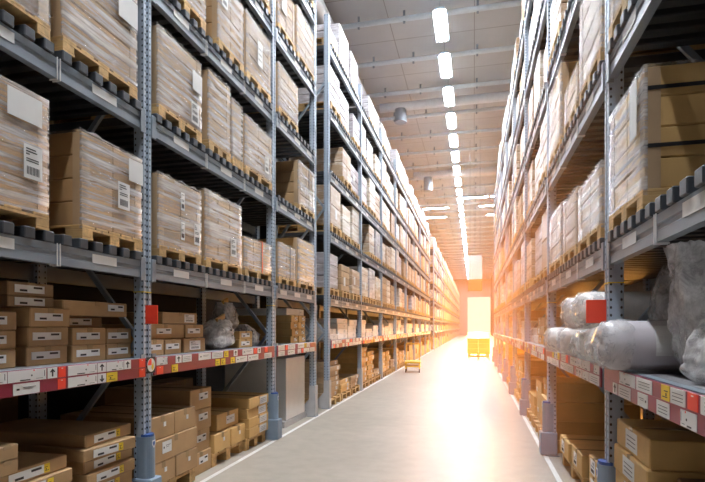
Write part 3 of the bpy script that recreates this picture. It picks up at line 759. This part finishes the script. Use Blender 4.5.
column('carton', XL + .02, 2.41, .15, .5, [.088, .088], .649, 'kraft', None, 'on the lower flat pack stack', 'small cartons on the lower flat pack stack', look='small plain kraft carton')
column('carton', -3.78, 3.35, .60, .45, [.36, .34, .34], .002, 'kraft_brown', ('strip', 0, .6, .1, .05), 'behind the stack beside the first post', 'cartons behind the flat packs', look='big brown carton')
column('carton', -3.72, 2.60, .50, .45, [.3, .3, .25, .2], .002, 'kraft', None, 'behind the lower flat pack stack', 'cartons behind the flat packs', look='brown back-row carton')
# floor level, second bay
def lone_pallet(x, y, w, dp, label, sgn=1):
    o = link('pallet', pallet_mesh(w, dp), None, (x - sgn * (dp / 2 + .06), y, .001), 0); tag(o, label, 'pallet'); return .147
gG = 'kraft cartons on floor pallets in the second bay'
z = lone_pallet(XL - .0, 4.18, .74, 1.1, 'pine pallet on the floor right of the first post')
DOT = ('blank', .08, .6, .035, .04)
column('carton', XL - .015, 3.97, .36, .9, [.19], z, 'kraft', DOT, 'lowest of the pallet right of the first post', gG, look='square kraft carton')
column('carton', XL - .015, 4.345, .36, .9, [.19], z, 'kraft', DOT, 'lowest on that pallet, its far half', gG, look='square kraft carton')
column('carton', XL - .015, 4.155, .74, .9, [.195], z + .192, 'kraft', ('plain', -.2, .6, .14, .10), 'middle tier right of the first post', gG, look='wide kraft carton')
column('carton', XL - .015, 3.97, .36, .9, [.20], z + .389, 'kraft', DOT, 'top tier right of the first post', gG, look='square kraft carton')
column('carton', XL - .015, 4.345, .36, .9, [.20], z + .389, 'kraft', DOT, 'top tier, far half', gG, look='square kraft carton')
column('carton', XL - .12, 4.775, .42, .98, [.22, .22, .22, .21], .002, 'kraft', ('strip', .1, .62, .18, .07), 'tall stack behind the square cartons', gG, look='deep kraft carton')
z = lone_pallet(XL - .06, 5.37, .74, .9, 'pine pallet under the stepped low cartons')
column('carton', XL - .08, 5.19, .37, .8, [.20], z, 'kraft_gold', DOT, 'low on the stepped pallet, its near half', gG, look='golden kraft carton')
column('carton', XL - .08, 5.56, .36, .8, [.20], z, 'kraft_gold', DOT, 'low on the stepped pallet, its far half', gG, look='golden kraft carton')
column('carton', XL - .14, 5.42, .52, .62, [.185], z + .202, 'kraft_gold', ('plain', .1, .5, .2, .09), 'lying on the two low golden cartons', gG, look='golden kraft carton')
z = lone_pallet(XL - .03, 6.06, .60, 1.05, 'pine pallet left of the second post')
column('carton', XL - .04, 6.07, .60, 1.0, [.12, .12, .12, .125], z, 'kraft_gold', ('grid', .2, .5, .22, .10), 'neat stack left of the second post', gG, look='golden flat carton with white sheet')
for q, yy in enumerate((5.1, 5.75, 6.2)):
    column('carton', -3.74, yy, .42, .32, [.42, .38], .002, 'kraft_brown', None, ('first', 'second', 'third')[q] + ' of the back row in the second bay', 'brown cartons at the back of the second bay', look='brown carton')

# plastic bags -------------------------------------------------------------------
def bag(name, x, y, z, sx, sy, sz, seed, mat, label, group, header=False, inner='white_card', pinch=.35, lean=(0, 0)):
    root = bpy.data.objects.new(name, None); COL.objects.link(root); root.location = (x, y, z); tag(root, label, 'plastic bag', group)
    def blob(kx, ky, kz, amp, fr, mt, nm, pin):
        g = G(); nu, nv = 44, 30; vs = []
        for j in range(nv + 1):
            v = j / nv; zz = kz * v
            prof = (math.sin(math.pi * min(1, v * 1.25 + .18)) ** .45 if v < .62 else 1)
            prof = min(1, .62 + 2.2 * v) if v < .18 else 1.0
            if v > .55: prof = 1 - (1 - pin) * ((v - .55) / .45) ** 1.3
            for i in range(nu):
                t = 2 * math.pi * i / nu
                c, s_ = math.cos(t), math.sin(t)
                c = math.copysign(abs(c) ** .7, c); s_ = math.copysign(abs(s_) ** .7, s_)
                n1 = noise.noise(Vector((c * fr + seed, s_ * fr, v * fr * 1.6))); n2 = noise.noise(Vector((c * fr * 3, s_ * fr * 3 + seed, v * fr * 3)))
                n3 = noise.noise(Vector((c * fr * 2.2 + seed * 2, s_ * fr * 2.2, v * fr * 3.1)))
                k = prof * (1 + amp * .8 * n1 + amp * .9 * (abs(n3) - .25) + amp * .35 * n2)
                vs.append((c * kx / 2 * k + lean[0] * v * v, s_ * ky / 2 * k + lean[1] * v * v, max(.0, zz + (amp * .12 * n2 * kz if 0 < j else 0))))
        fs = [(j * nu + i, j * nu + (i + 1) % nu, (j + 1) * nu + (i + 1) % nu, (j + 1) * nu + i) for j in range(nv) for i in range(nu)]
        g.add(vs, fs, 0, True); g.add(vs, [tuple(range(nu))[::-1], tuple(nv * nu + i for i in range(nu))], 0)
        return g.mesh(nm, [mt])
    link('contents', blob(sx * .74, sy * .74, sz * .70, .10, 1.6, inner, 'contents', .6), root, (0, 0, .006))
    link('bag_film', blob(sx, sy, sz, .20, 2.1, mat, 'bag', pinch), root, (0, 0, .002))
    if header:
        g = G(); g.box(-.015, .015, -sy * .30, sy * .30, 0, .055, ch=.003); o = link('header_card', g.mesh('header', ['kraft_gold']), root, (lean[0] * .9 + .01, lean[1] * .95, sz * .97), 0); o.rotation_euler = (R(12), 0, .2)
    return root
gP = 'clear plastic bags on the near left red shelf'
bag('plastic_bag', XF - .15, 5.30, Z1, .34, .50, .33, 3.1, M and 'bag', 'slumped clear plastic bag with brown header card on the red shelf', gP, True, 'white_card', .5, (.02, .10))
bag('plastic_bag', XF - .26, 5.80, Z1 + .203, .25, .34, .34, 8.7, 'bag', 'upright clear bag with header card standing on two golden cartons', gP, True, 'foam', .6, (0, -.04))
bag('plastic_bag', XF - .16, 6.18, Z1, .30, .30, .28, 5.2, 'bag', 'crumpled silvery bag beside the second post', gP, False, 'foam', .3, (0, -.10))
# right shelf: rolls and bags ------------------------------------------------------
XG = XR + .0
def roll(x0, y, z, r, ln, seed, label, pale=True, lab=False, tilt=0.0):
    root = bpy.data.objects.new('mattress_roll', None); COL.objects.link(root); root.location = (x0, y, z + r + .008); root.rotation_euler = (0, 0, tilt)
    tag(root, label, 'rolled mattress', 'rolled mattresses on the right red shelf')
    g = G(); nu = 28; rings = [(0.0, .0), (.004, .30), (.0, .55), (.015, .80), (.05, .96), (.10, 1.0)] + [(ln * k / 8, 1.0) for k in range(2, 8)] + [(ln - .03, .98), (ln, .8), (ln, 0)]
    vs = []
    for j, (xx, rr) in enumerate(rings):
        for i in range(nu):
            t = 2 * math.pi * i / nu; a = .02 + (.07 if j < 6 else .0)
            k = rr * (1 + a * noise.noise(Vector((math.cos(t) * 3 + seed, math.sin(t) * 3, xx * 9))) - (.02 if j < 6 else .02))
            vs.append((xx + (.03 * noise.noise(Vector((math.cos(t) * rr * 4, math.sin(t) * rr * 4 + seed, 1))) if j < 5 else 0), r * k * math.cos(t), r * k * math.sin(t)))
    g.add(vs, [(j * nu + i, j * nu + (i + 1) % nu, (j + 1) * nu + (i + 1) % nu, (j + 1) * nu + i) for j in range(len(rings) - 1) for i in range(nu)], 0, True)
    link('roll', g.mesh('roll', ['roll_pale' if pale else 'roll_wrap']), root)
    g = G(); vs = []
    for j, (xx, rr) in enumerate([(-.035, .10), (-.03, .4), (-.02, .72), (.005, .95), (.05, 1.02), (.14, 1.03)]):
        for i in range(nu):
            t = 2 * math.pi * i / nu; nn = noise.noise(Vector((math.cos(t) * rr * 5 + seed, math.sin(t) * rr * 5, j * .3)))
            vs.append((xx + .025 * nn, r * rr * (1 + .03 * nn) * math.cos(t), r * rr * (1 + .03 * nn) * math.sin(t)))
    g.add(vs, [(j * nu + i, j * nu + (i + 1) % nu, (j + 1) * nu + (i + 1) % nu, (j + 1) * nu + i) for j in range(5) for i in range(nu)], 0, True)
    link('plastic_end', g.mesh('plastic_end', ['end_film']), root)
    if lab:
        g = G(); n = 8; a0 = math.pi * .72; a1 = math.pi * 1.12
        vs = [(x, (r * 1.012) * math.cos(a0 + (a1 - a0) * i / n), (r * 1.012) * math.sin(a0 + (a1 - a0) * i / n)) for x in (.24, .36) for i in range(n + 1)]
        g.add(vs, [(i, i + 1, n + 2 + i, n + 1 + i) for i in range(n)]); link('paper_label', g.mesh('lab', ['paper']), root)
    return root
RX = .71
roll(RX - .02, 3.13, Z1 + .002, .138, .48, 1.0, 'big grey rolled mattress with crumpled film end sticking out past the post', False, True)
roll(RX, 3.44, Z1 + .002, .122, .30, 2.0, 'pale crumpled roll directly behind the big grey roll')
roll(RX + .02, 3.90, Z1 + .002, .112, 1.0, 3.0, 'pale roll behind the post, third on the shelf')
roll(RX + .04, 4.16, Z1 + .002, .108, 1.0, 4.0, 'small pale roll, fourth on the shelf')
roll(RX - .03, 5.15, Z1 + .002, .118, 1.0, 5.0, 'smooth pale roll farthest along the bottom row', True, True)
roll(RX + .02, 4.70, Z1 + .002, .115, 1.0, 8.0, 'pale roll on the shelf under the far upper roll')
roll(RX - .01, 3.835, Z1 + .228, .128, 1.0, 6.0, 'pale roll on the upper row next to the red sign')
roll(RX + .01, 4.45, Z1 + .222, .130, 1.0, 7.0, 'pale roll on the upper row farther from the red sign')
gQ = 'plastic bags on the right red shelf'
bag('plastic_bag', 1.20, 3.43, Z1, .30, .30, .62, 11.3, 'bag_dark', 'smoky grey bag of cushions behind the tall white bag', gQ, False, 'foam', .45, (-.02, .03))
bag('plastic_bag', 1.13, 2.84, Z1 + .0, .30, .30, .66, 14.9, 'bag', 'tall white plastic bag with a pointed corner on the red shelf', gQ, False, 'white_card', .8, (-.05, .06))
bag('plastic_bag', 1.03, 2.50, Z1, .26, .24, .28, 17.7, 'bag', 'low white plastic bag in front of the tall white bag', gQ, False, 'white_card', .5)
# right floor ----------------------------------------------------------------------
gR = 'kraft cartons on the floor of the right rack'
column('carton', XR + .01, 3.19, .64, 1.0, [.155] * 6, .002, 'kraft_gold', ('grid', .0, .5, .22, .11), 'stack before the first post of the right rack', gR, sgn=-1, look='golden carton with sheet')
column('carton', XR + .10, 2.52, .50, .9, [.155] * 5, .002, 'kraft_brown', ('grid', .0, .5, .2, .11), 'nearest stack on the right floor', gR, sgn=-1, look='flat brown carton')
z = lone_pallet(XR + .05, 4.16, .72, 1.1, 'pine pallet on the right floor behind the first post', -1)
column('carton', XR + .07, 4.0, .36, .9, [.17, .17], z, 'kraft_gold', ('sheet', .1, .5, .14, .12), 'low pair behind the right post', gR, sgn=-1, look='golden carton with label')
column('carton', XR + .07, 4.37, .34, .9, [.17, .15], z, 'kraft_gold', ('sheet', .1, .5, .14, .12), 'second low pair behind the right post', gR, sgn=-1, look='golden carton with label')
z = lone_pallet(XR + .05, 5.5, 1.1, 1.1, 'wide pine pallet before the second right post', -1)
column('carton', XR + .08, 5.22, .5, .9, [.2], z, 'kraft_gold', ('sheet', .1, .5, .14, .12), 'single low carton on the wide pallet', gR, sgn=-1, look='golden carton')
column('carton', XR + .08, 5.78, .5, .9, [.18], z, 'kraft_gold', ('sheet', .1, .5, .14, .12), 'by the second right post', gR, sgn=-1, look='golden carton')

# repeated floor and red-shelf goods along the rest of the racks
gW = {2: 'white wrapped packages on the long left red shelf', 4: 'pale packages on the right red shelf', 3: 'white packages on the far left red shelf'}
gS = {2: 'carton stacks on the floor of the long left rack', 4: 'carton stacks on the floor of the right rack far bays', 3: 'carton stacks on the floor of the far left rack'}
nflat = 0; stuffc = G()
for rk, ys in ((2, YS2), (4, YSR), (3, YS3)):
    sg = -1 if rk == 4 else 1; xf = XR if rk == 4 else XL
    for b in range(len(ys) - 1):
        if ys[b] > 43:
            for zz, hh in ((.002, rnd.uniform(.5, .9)), (Z1, rnd.uniform(.3, .5))):
                stuffc.box(xf - sg * 1.1, xf - sg * .04, ys[b] + .1, ys[b + 1] - .1, zz, zz + hh)
            continue
        y0, y1 = ys[b] + .09, ys[b + 1] - .09; Ln = y1 - y0
        if rk == 4 and b < 2: continue
        rn = RACKWORD[rk]
        far = ys[b] > 18
        # red shelf
        ns = 3 if not far else 2
        for s in range(ns):
            w = Ln / ns - .04; yc = y0 + Ln / ns * (s + .5)
            nt = rnd.choice((2, 3, 3, 4)) if not far else 2
            white = (rk == 2 and b < 5) or rnd.random() < .45
            th = rnd.uniform(.10, .15) if not far else .2
            z = Z1
            for t in range(nt):
                word = ORD[t + 1] + ' tier'
                carton('wrapped_package' if white else 'carton', xf - sg * (.08 + .03 * rnd.random()), yc + rnd.uniform(-.015, .015), z, .95, w * rnd.uniform(.86, .99), th - .004, 'white_wrap' if white else rnd.choice(('kraft_gold', 'kraft_pale')),
                       '%s, %s red shelf, %s bay, %s stack, %s' % ('white film-wrapped package' if white else 'kraft carton', rn, ORD[b + 1], ORD[s + 1], word), gW[rk], sg, rnd.uniform(-.02, .02), ('plain', .2, .5, .14, .07) if not far else None, tape=not white and not far, cat='package' if white else 'carton')
                z += th
        # floor
        ns = 3 if not far else 2
        for s in range(ns):
            w = Ln / ns - .06; yc = y0 + Ln / ns * (s + .5)
            hh = rnd.choice((.45, .6, .75, .9)); th = rnd.choice((.09, .12, .15)) if not far else .24
            if rk == 2 and b == 0: hh = (.82, .38, .36)[s]; th = (.10, .085, .085)[s]
            if rk == 2 and b == 1: hh = (.98, .92, .30)[s]; th = (.12, .12, .09)[s]
            if rk == 4 and b == 2: hh = (.92, .9, .45)[s]; th = (.23, .3, .15)[s]
            zz = .002
            out = .0
            if rk == 2 and not far or rk == 4 and not far:
                o = link('pallet', pallet_mesh(w, 1.1, True), None, (xf - sg * (.55 + .02), yc, .001)); tag(o, 'floor pallet under the %s stack, %s bay, %s' % (ORD[s + 1], ORD[b + 1], rn), 'pallet', 'floor pallets'); zz = .147
            n = max(1, int((hh - zz + .05) / th))
            mt = rnd.choice(('kraft_gold', 'kraft_gold', 'kraft_gold', 'kraft_pale'))
            for t in range(n):
                carton('carton', xf - sg * (.03 + .05 * rnd.random()) , yc + rnd.uniform(-.02, .02), zz, 1.0, w * rnd.uniform(.84, .98), th - .004, mt,
                       'flat kraft carton on the floor, %s, %s bay, %s stack, %s up' % (rn, ORD[b + 1], ORD[s + 1], ORD[t + 1]), gS[rk], sg, rnd.uniform(-.02, .02), ('plain', .25, .5, .12, .06) if not far else None, tape=False)
                zz += th; nflat += 1

o = link('carton', stuffc.mesh('far_cartons', ['kraft_gold'])); o['kind'] = 'stuff'; tag(o, 'mass of distant cartons on the lower shelves of the farthest rack', 'carton')
# ------------------------------------------------------------------ aisle objects
def trolley(x, y, rz):
    root = bpy.data.objects.new('platform_trolley', None); COL.objects.link(root); root.location = (x, y, 0); root.rotation_euler = (0, 0, rz)
    tag(root, 'yellow two-deck platform trolley parked beside the long left rack', 'trolley')
    g = G(); g.box(-.26, .26, -.40, .40, .30, .36, ch=.012); link('upper_deck', g.mesh('deck', ['trolley_yellow']), root)
    g = G(); g.box(-.26, .26, -.40, .40, .18, .22, ch=.01); link('lower_deck', g.mesh('deck2', ['trolley_yellow']), root)
    for sx in (-.22, .22):
        for sy in (-.34, .34):
            g = G(); g.cyl((sx, sy, .10), (sx, sy, .31), .018, 10); link('leg', g.mesh('leg', ['trolley_yellow']), root)
            g = G(); g.cyl((sx - .016, sy, .055), (sx + .016, sy, .055), .055, 16); g.box(sx - .02, sx + .02, sy - .02, sy + .02, .07, .115); link('wheel', g.mesh('wheel', ['rubber']), root)
    g = G()
    for sx in (-.23, .23): g.cyl((sx, .37, .35), (sx, .41, .92), .016, 10)
    g.cyl((-.23, .41, .92), (.23, .41, .92), .016, 10); link('handle', g.mesh('handle', ['trolley_yellow']), root)
trolley(-2.0, 17.3, .1)
def aisle_stack(x, y):
    root = bpy.data.objects.new('carton_pallet', None); COL.objects.link(root); root.location = (x, y, 0)
    tag(root, 'yellow carton pallet standing mid-aisle before the bright doorway', 'pallet load')
    link('pallet', pallet_mesh(1.05, 1.05), root, (0, 0, .001))
    for i in range(2):
        for j in range(2):
            for k in range(3): link('carton', block_mesh(.55, .50, .255, ['carton_yellow']), root, (-.28 + .56 * i, -.26 + .52 * j, .147 + .26 * k))
aisle_stack(.22, 27.2)
def hanging_sign(x, y, z0, z1, w):
    root = bpy.data.objects.new('hanging_sign', None); COL.objects.link(root); root.location = (x, y, z0)
    tag(root, 'tall white hanging aisle sign with orange-brown lower band under the ceiling', 'sign')
    g = G(); g.box(-w / 2, w / 2, -.05, .05, .55, z1 - z0, ch=.01); link('white_panel', g.mesh('p', ['white_card']), root)
    g = G(); g.box(-w / 2, w / 2, -.05, .05, 0, .548, ch=.01); link('orange_band', g.mesh('b', ['strap_orange']), root)
    for s in (-1, 1):
        g = G(); g.cyl((s * w * .35, 0, z1 - z0), (s * w * .35, 0, CZ - z0), .008, 8); link('cable', g.mesh('c', ['steel']), root)
hanging_sign(.05, 25.0, 3.2, 4.85, .66)

# ------------------------------------------------------------------ ceiling fittings
ZLAMP = 9.8
def lamp_fitting(x, y, rot, ln, label, group):
    root = bpy.data.objects.new('ceiling_light', None); COL.objects.link(root); root.location = (x, y, ZLAMP); root.rotation_euler = (0, 0, rot); tag(root, label, 'ceiling light', group)
    def hs():
        g = G(); g.box(-.13, .13, -ln / 2, ln / 2, .03, .10, ch=.01); g.prism_y([(-.13, .03), (-.19, -.03), (-.18, -.03), (-.12, .035)], -ln / 2, ln / 2); g.prism_y([(.13, .03), (.19, -.03), (.18, -.03), (.12, .035)], -ln / 2, ln / 2)
        return g.mesh('housing', ['steel'])
    def tb():
        g = G(); g.box(-.09, .09, -ln / 2 + .02, ln / 2 - .02, -.02, .028, ch=.008); return g.mesh('tube', ['lamp'])
    link('housing', cached(('hs', ln), hs), root); link('diffuser', cached(('tb', ln), tb), root)
    def rd():
        g = G(); g.cyl((0, 0, .10), (0, 0, CZ - ZLAMP), .008, 8); return g.mesh('rod', ['steel'])
    for s in (-1, 1): link('hanging_rod', cached('rod', rd), root, (0, s * ln * .4, 0))
LY0 = 13.36 / .9733 + .68
for k in range(-7, 36):
    y = LY0 + k * 2.25
    lamp_fitting(-.88, y, 0, 1.5, 'long bright ceiling light over the aisle, %s' % ('%s from the top picture edge' % ORD[k + 1] if k >= 0 else 'overhead %s behind the picture edge' % ORD[-k]), 'aisle ceiling lights')
for q, (x, y) in enumerate(((-.0, 33.5), (1.9, 33.5), (-2.6, 36.0), (1.2, 36.0), (1.8, 39.0), (-2.9, 39.0))):
    lamp_fitting(x, y + .37, R(90), 1.75, 'crosswise bright ceiling light near the far end, %s of six' % ORD[q + 1], 'crosswise far ceiling lights')
for i in range(-3, 36):
    y = 14.35 + i * 2.25
    if y > YE - 1: break
    g = G(); g.cyl((-4.45, 0, 0), (2.95, 0, 0), .075, 12)
    o = link('roof_pipe', g.mesh('pipe', ['pipe'])) ; o.location = (0, y, 10.12)
    tag(o, 'pale crosswise pipe under the ceiling, %s from the camera' % ORD[i + 4], 'pipe', 'crosswise ceiling pipes')
    def cl():
        g = G(); g.box(-.03, .03, -.02, .02, -.13, .23); return g.mesh('clamp', ['steel'])
    for x in (-3.2, -1.9, .1): link('pipe_clamp', cached('clamp', cl), o, (x, 0, 0))
root = bpy.data.objects.new('ventilation_duct', None); COL.objects.link(root); root.location = (0, 19.75, 10.0); tag(root, 'round white ventilation duct crossing above the aisle with a short drop outlet', 'duct')
g = G(); g.cyl((-3.55, 0, 0), (2.9, 0, 0), .17, 24); link('duct_pipe', g.mesh('d', ['duct']), root)
g = G()
for k in range(14): g.cyl((.3 + k * .16, 0, 0), (.34 + k * .16, 0, 0), .178, 24)
link('ribbed_section', g.mesh('rib', ['duct']), root)
g = G(); g.cyl((-2.75, 0, -.12), (-2.75, 0, -.62), .22, 24, 0, .24); link('drop_outlet', g.mesh('o', ['steel']), root)
root = bpy.data.objects.new('ventilation_duct', None); COL.objects.link(root); root.location = (0, 29.0, 10.0); tag(root, 'second round duct crossing farther down the aisle, with drop outlet', 'duct')
g = G(); g.cyl((-3.3, 0, 0), (2.9, 0, 0), .2, 24); link('duct_pipe', g.mesh('d', ['duct']), root)
g = G(); g.cyl((-2.5, 0, -.15), (-2.5, 0, -.9), .25, 24); link('drop_outlet', g.mesh('o', ['steel']), root)
g = G(); g.cyl((-3.85, -4, 9.6), (-3.85, 90, 9.6), .2, 20); o = link('ventilation_duct', g.mesh('ld', ['duct']))
for k in range(30):
    g = G(); g.cyl((-3.85, -3 + k * 3, 9.78), (-3.85, -3 + k * 3, CZ), .01, 8); link('hanging_rod', g.mesh('rod', ['steel']), o)
tag(o, 'long white duct running lengthwise above the left racks', 'duct')

# ------------------------------------------------------------------ haze and light
g = G(); g.box(-.55, 1.95, 2.9, 12.5, .02, 3.2)  # added scattering volume, shaped to imitate a warm veiling glare
m = bpy.data.materials.new('added_glare'); m.use_nodes = True; nt = m.node_tree; nt.nodes.clear()
out = nt.nodes.new('ShaderNodeOutputMaterial'); vsn = nt.nodes.new('ShaderNodeVolumeScatter')
vsn.inputs['Color'].default_value = (1, .55, .25, 1); vsn.inputs['Density'].default_value = .030; vsn.inputs['Anisotropy'].default_value = .62  # orange put into the scatter colour to tint the glare
nt.links.new(vsn.outputs[0], out.inputs['Volume']); M['glare'] = m
GLARE = True
if GLARE:
    o = link('glare', g.mesh('glare', ['glare'])); o['kind'] = 'stuff'; tag(o, 'added orange haze hanging in the aisle between the racks', 'glare')
def area(name, loc, rot, sx, sy, power, col, spread=180):
    l = bpy.data.lights.new(name, 'AREA'); l.shape = 'RECTANGLE'; l.size = sx; l.size_y = sy; l.energy = power; l.color = col; l.spread = R(spread)
    o = bpy.data.objects.new(name, l); COL.objects.link(o); o.location = loc; o.rotation_euler = rot; return o
sl = bpy.data.lights.new('low_sun', 'SUN'); sl.energy = 2.3; sl.color = (1.0, .40, .10); sl.angle = R(1.5)
so = bpy.data.objects.new('low_sun', sl); COL.objects.link(so)
az, el = R(.4), R(2.3)
so.rotation_euler = Vector((-math.sin(az) * math.cos(el), -math.cos(az) * math.cos(el), -math.sin(el))).to_track_quat('-Z', 'Y').to_euler()
w = bpy.data.worlds.new('world'); scene.world = w; w.use_nodes = True
w.node_tree.nodes['Background'].inputs[0].default_value = (1.0, .80, .58, 1); w.node_tree.nodes['Background'].inputs[1].default_value = .7
vs = scene.view_settings
vs.view_transform = 'Standard'; vs.look = 'None'; vs.gamma = 1; vs.use_curve_mapping = False; vs.exposure = 0.8
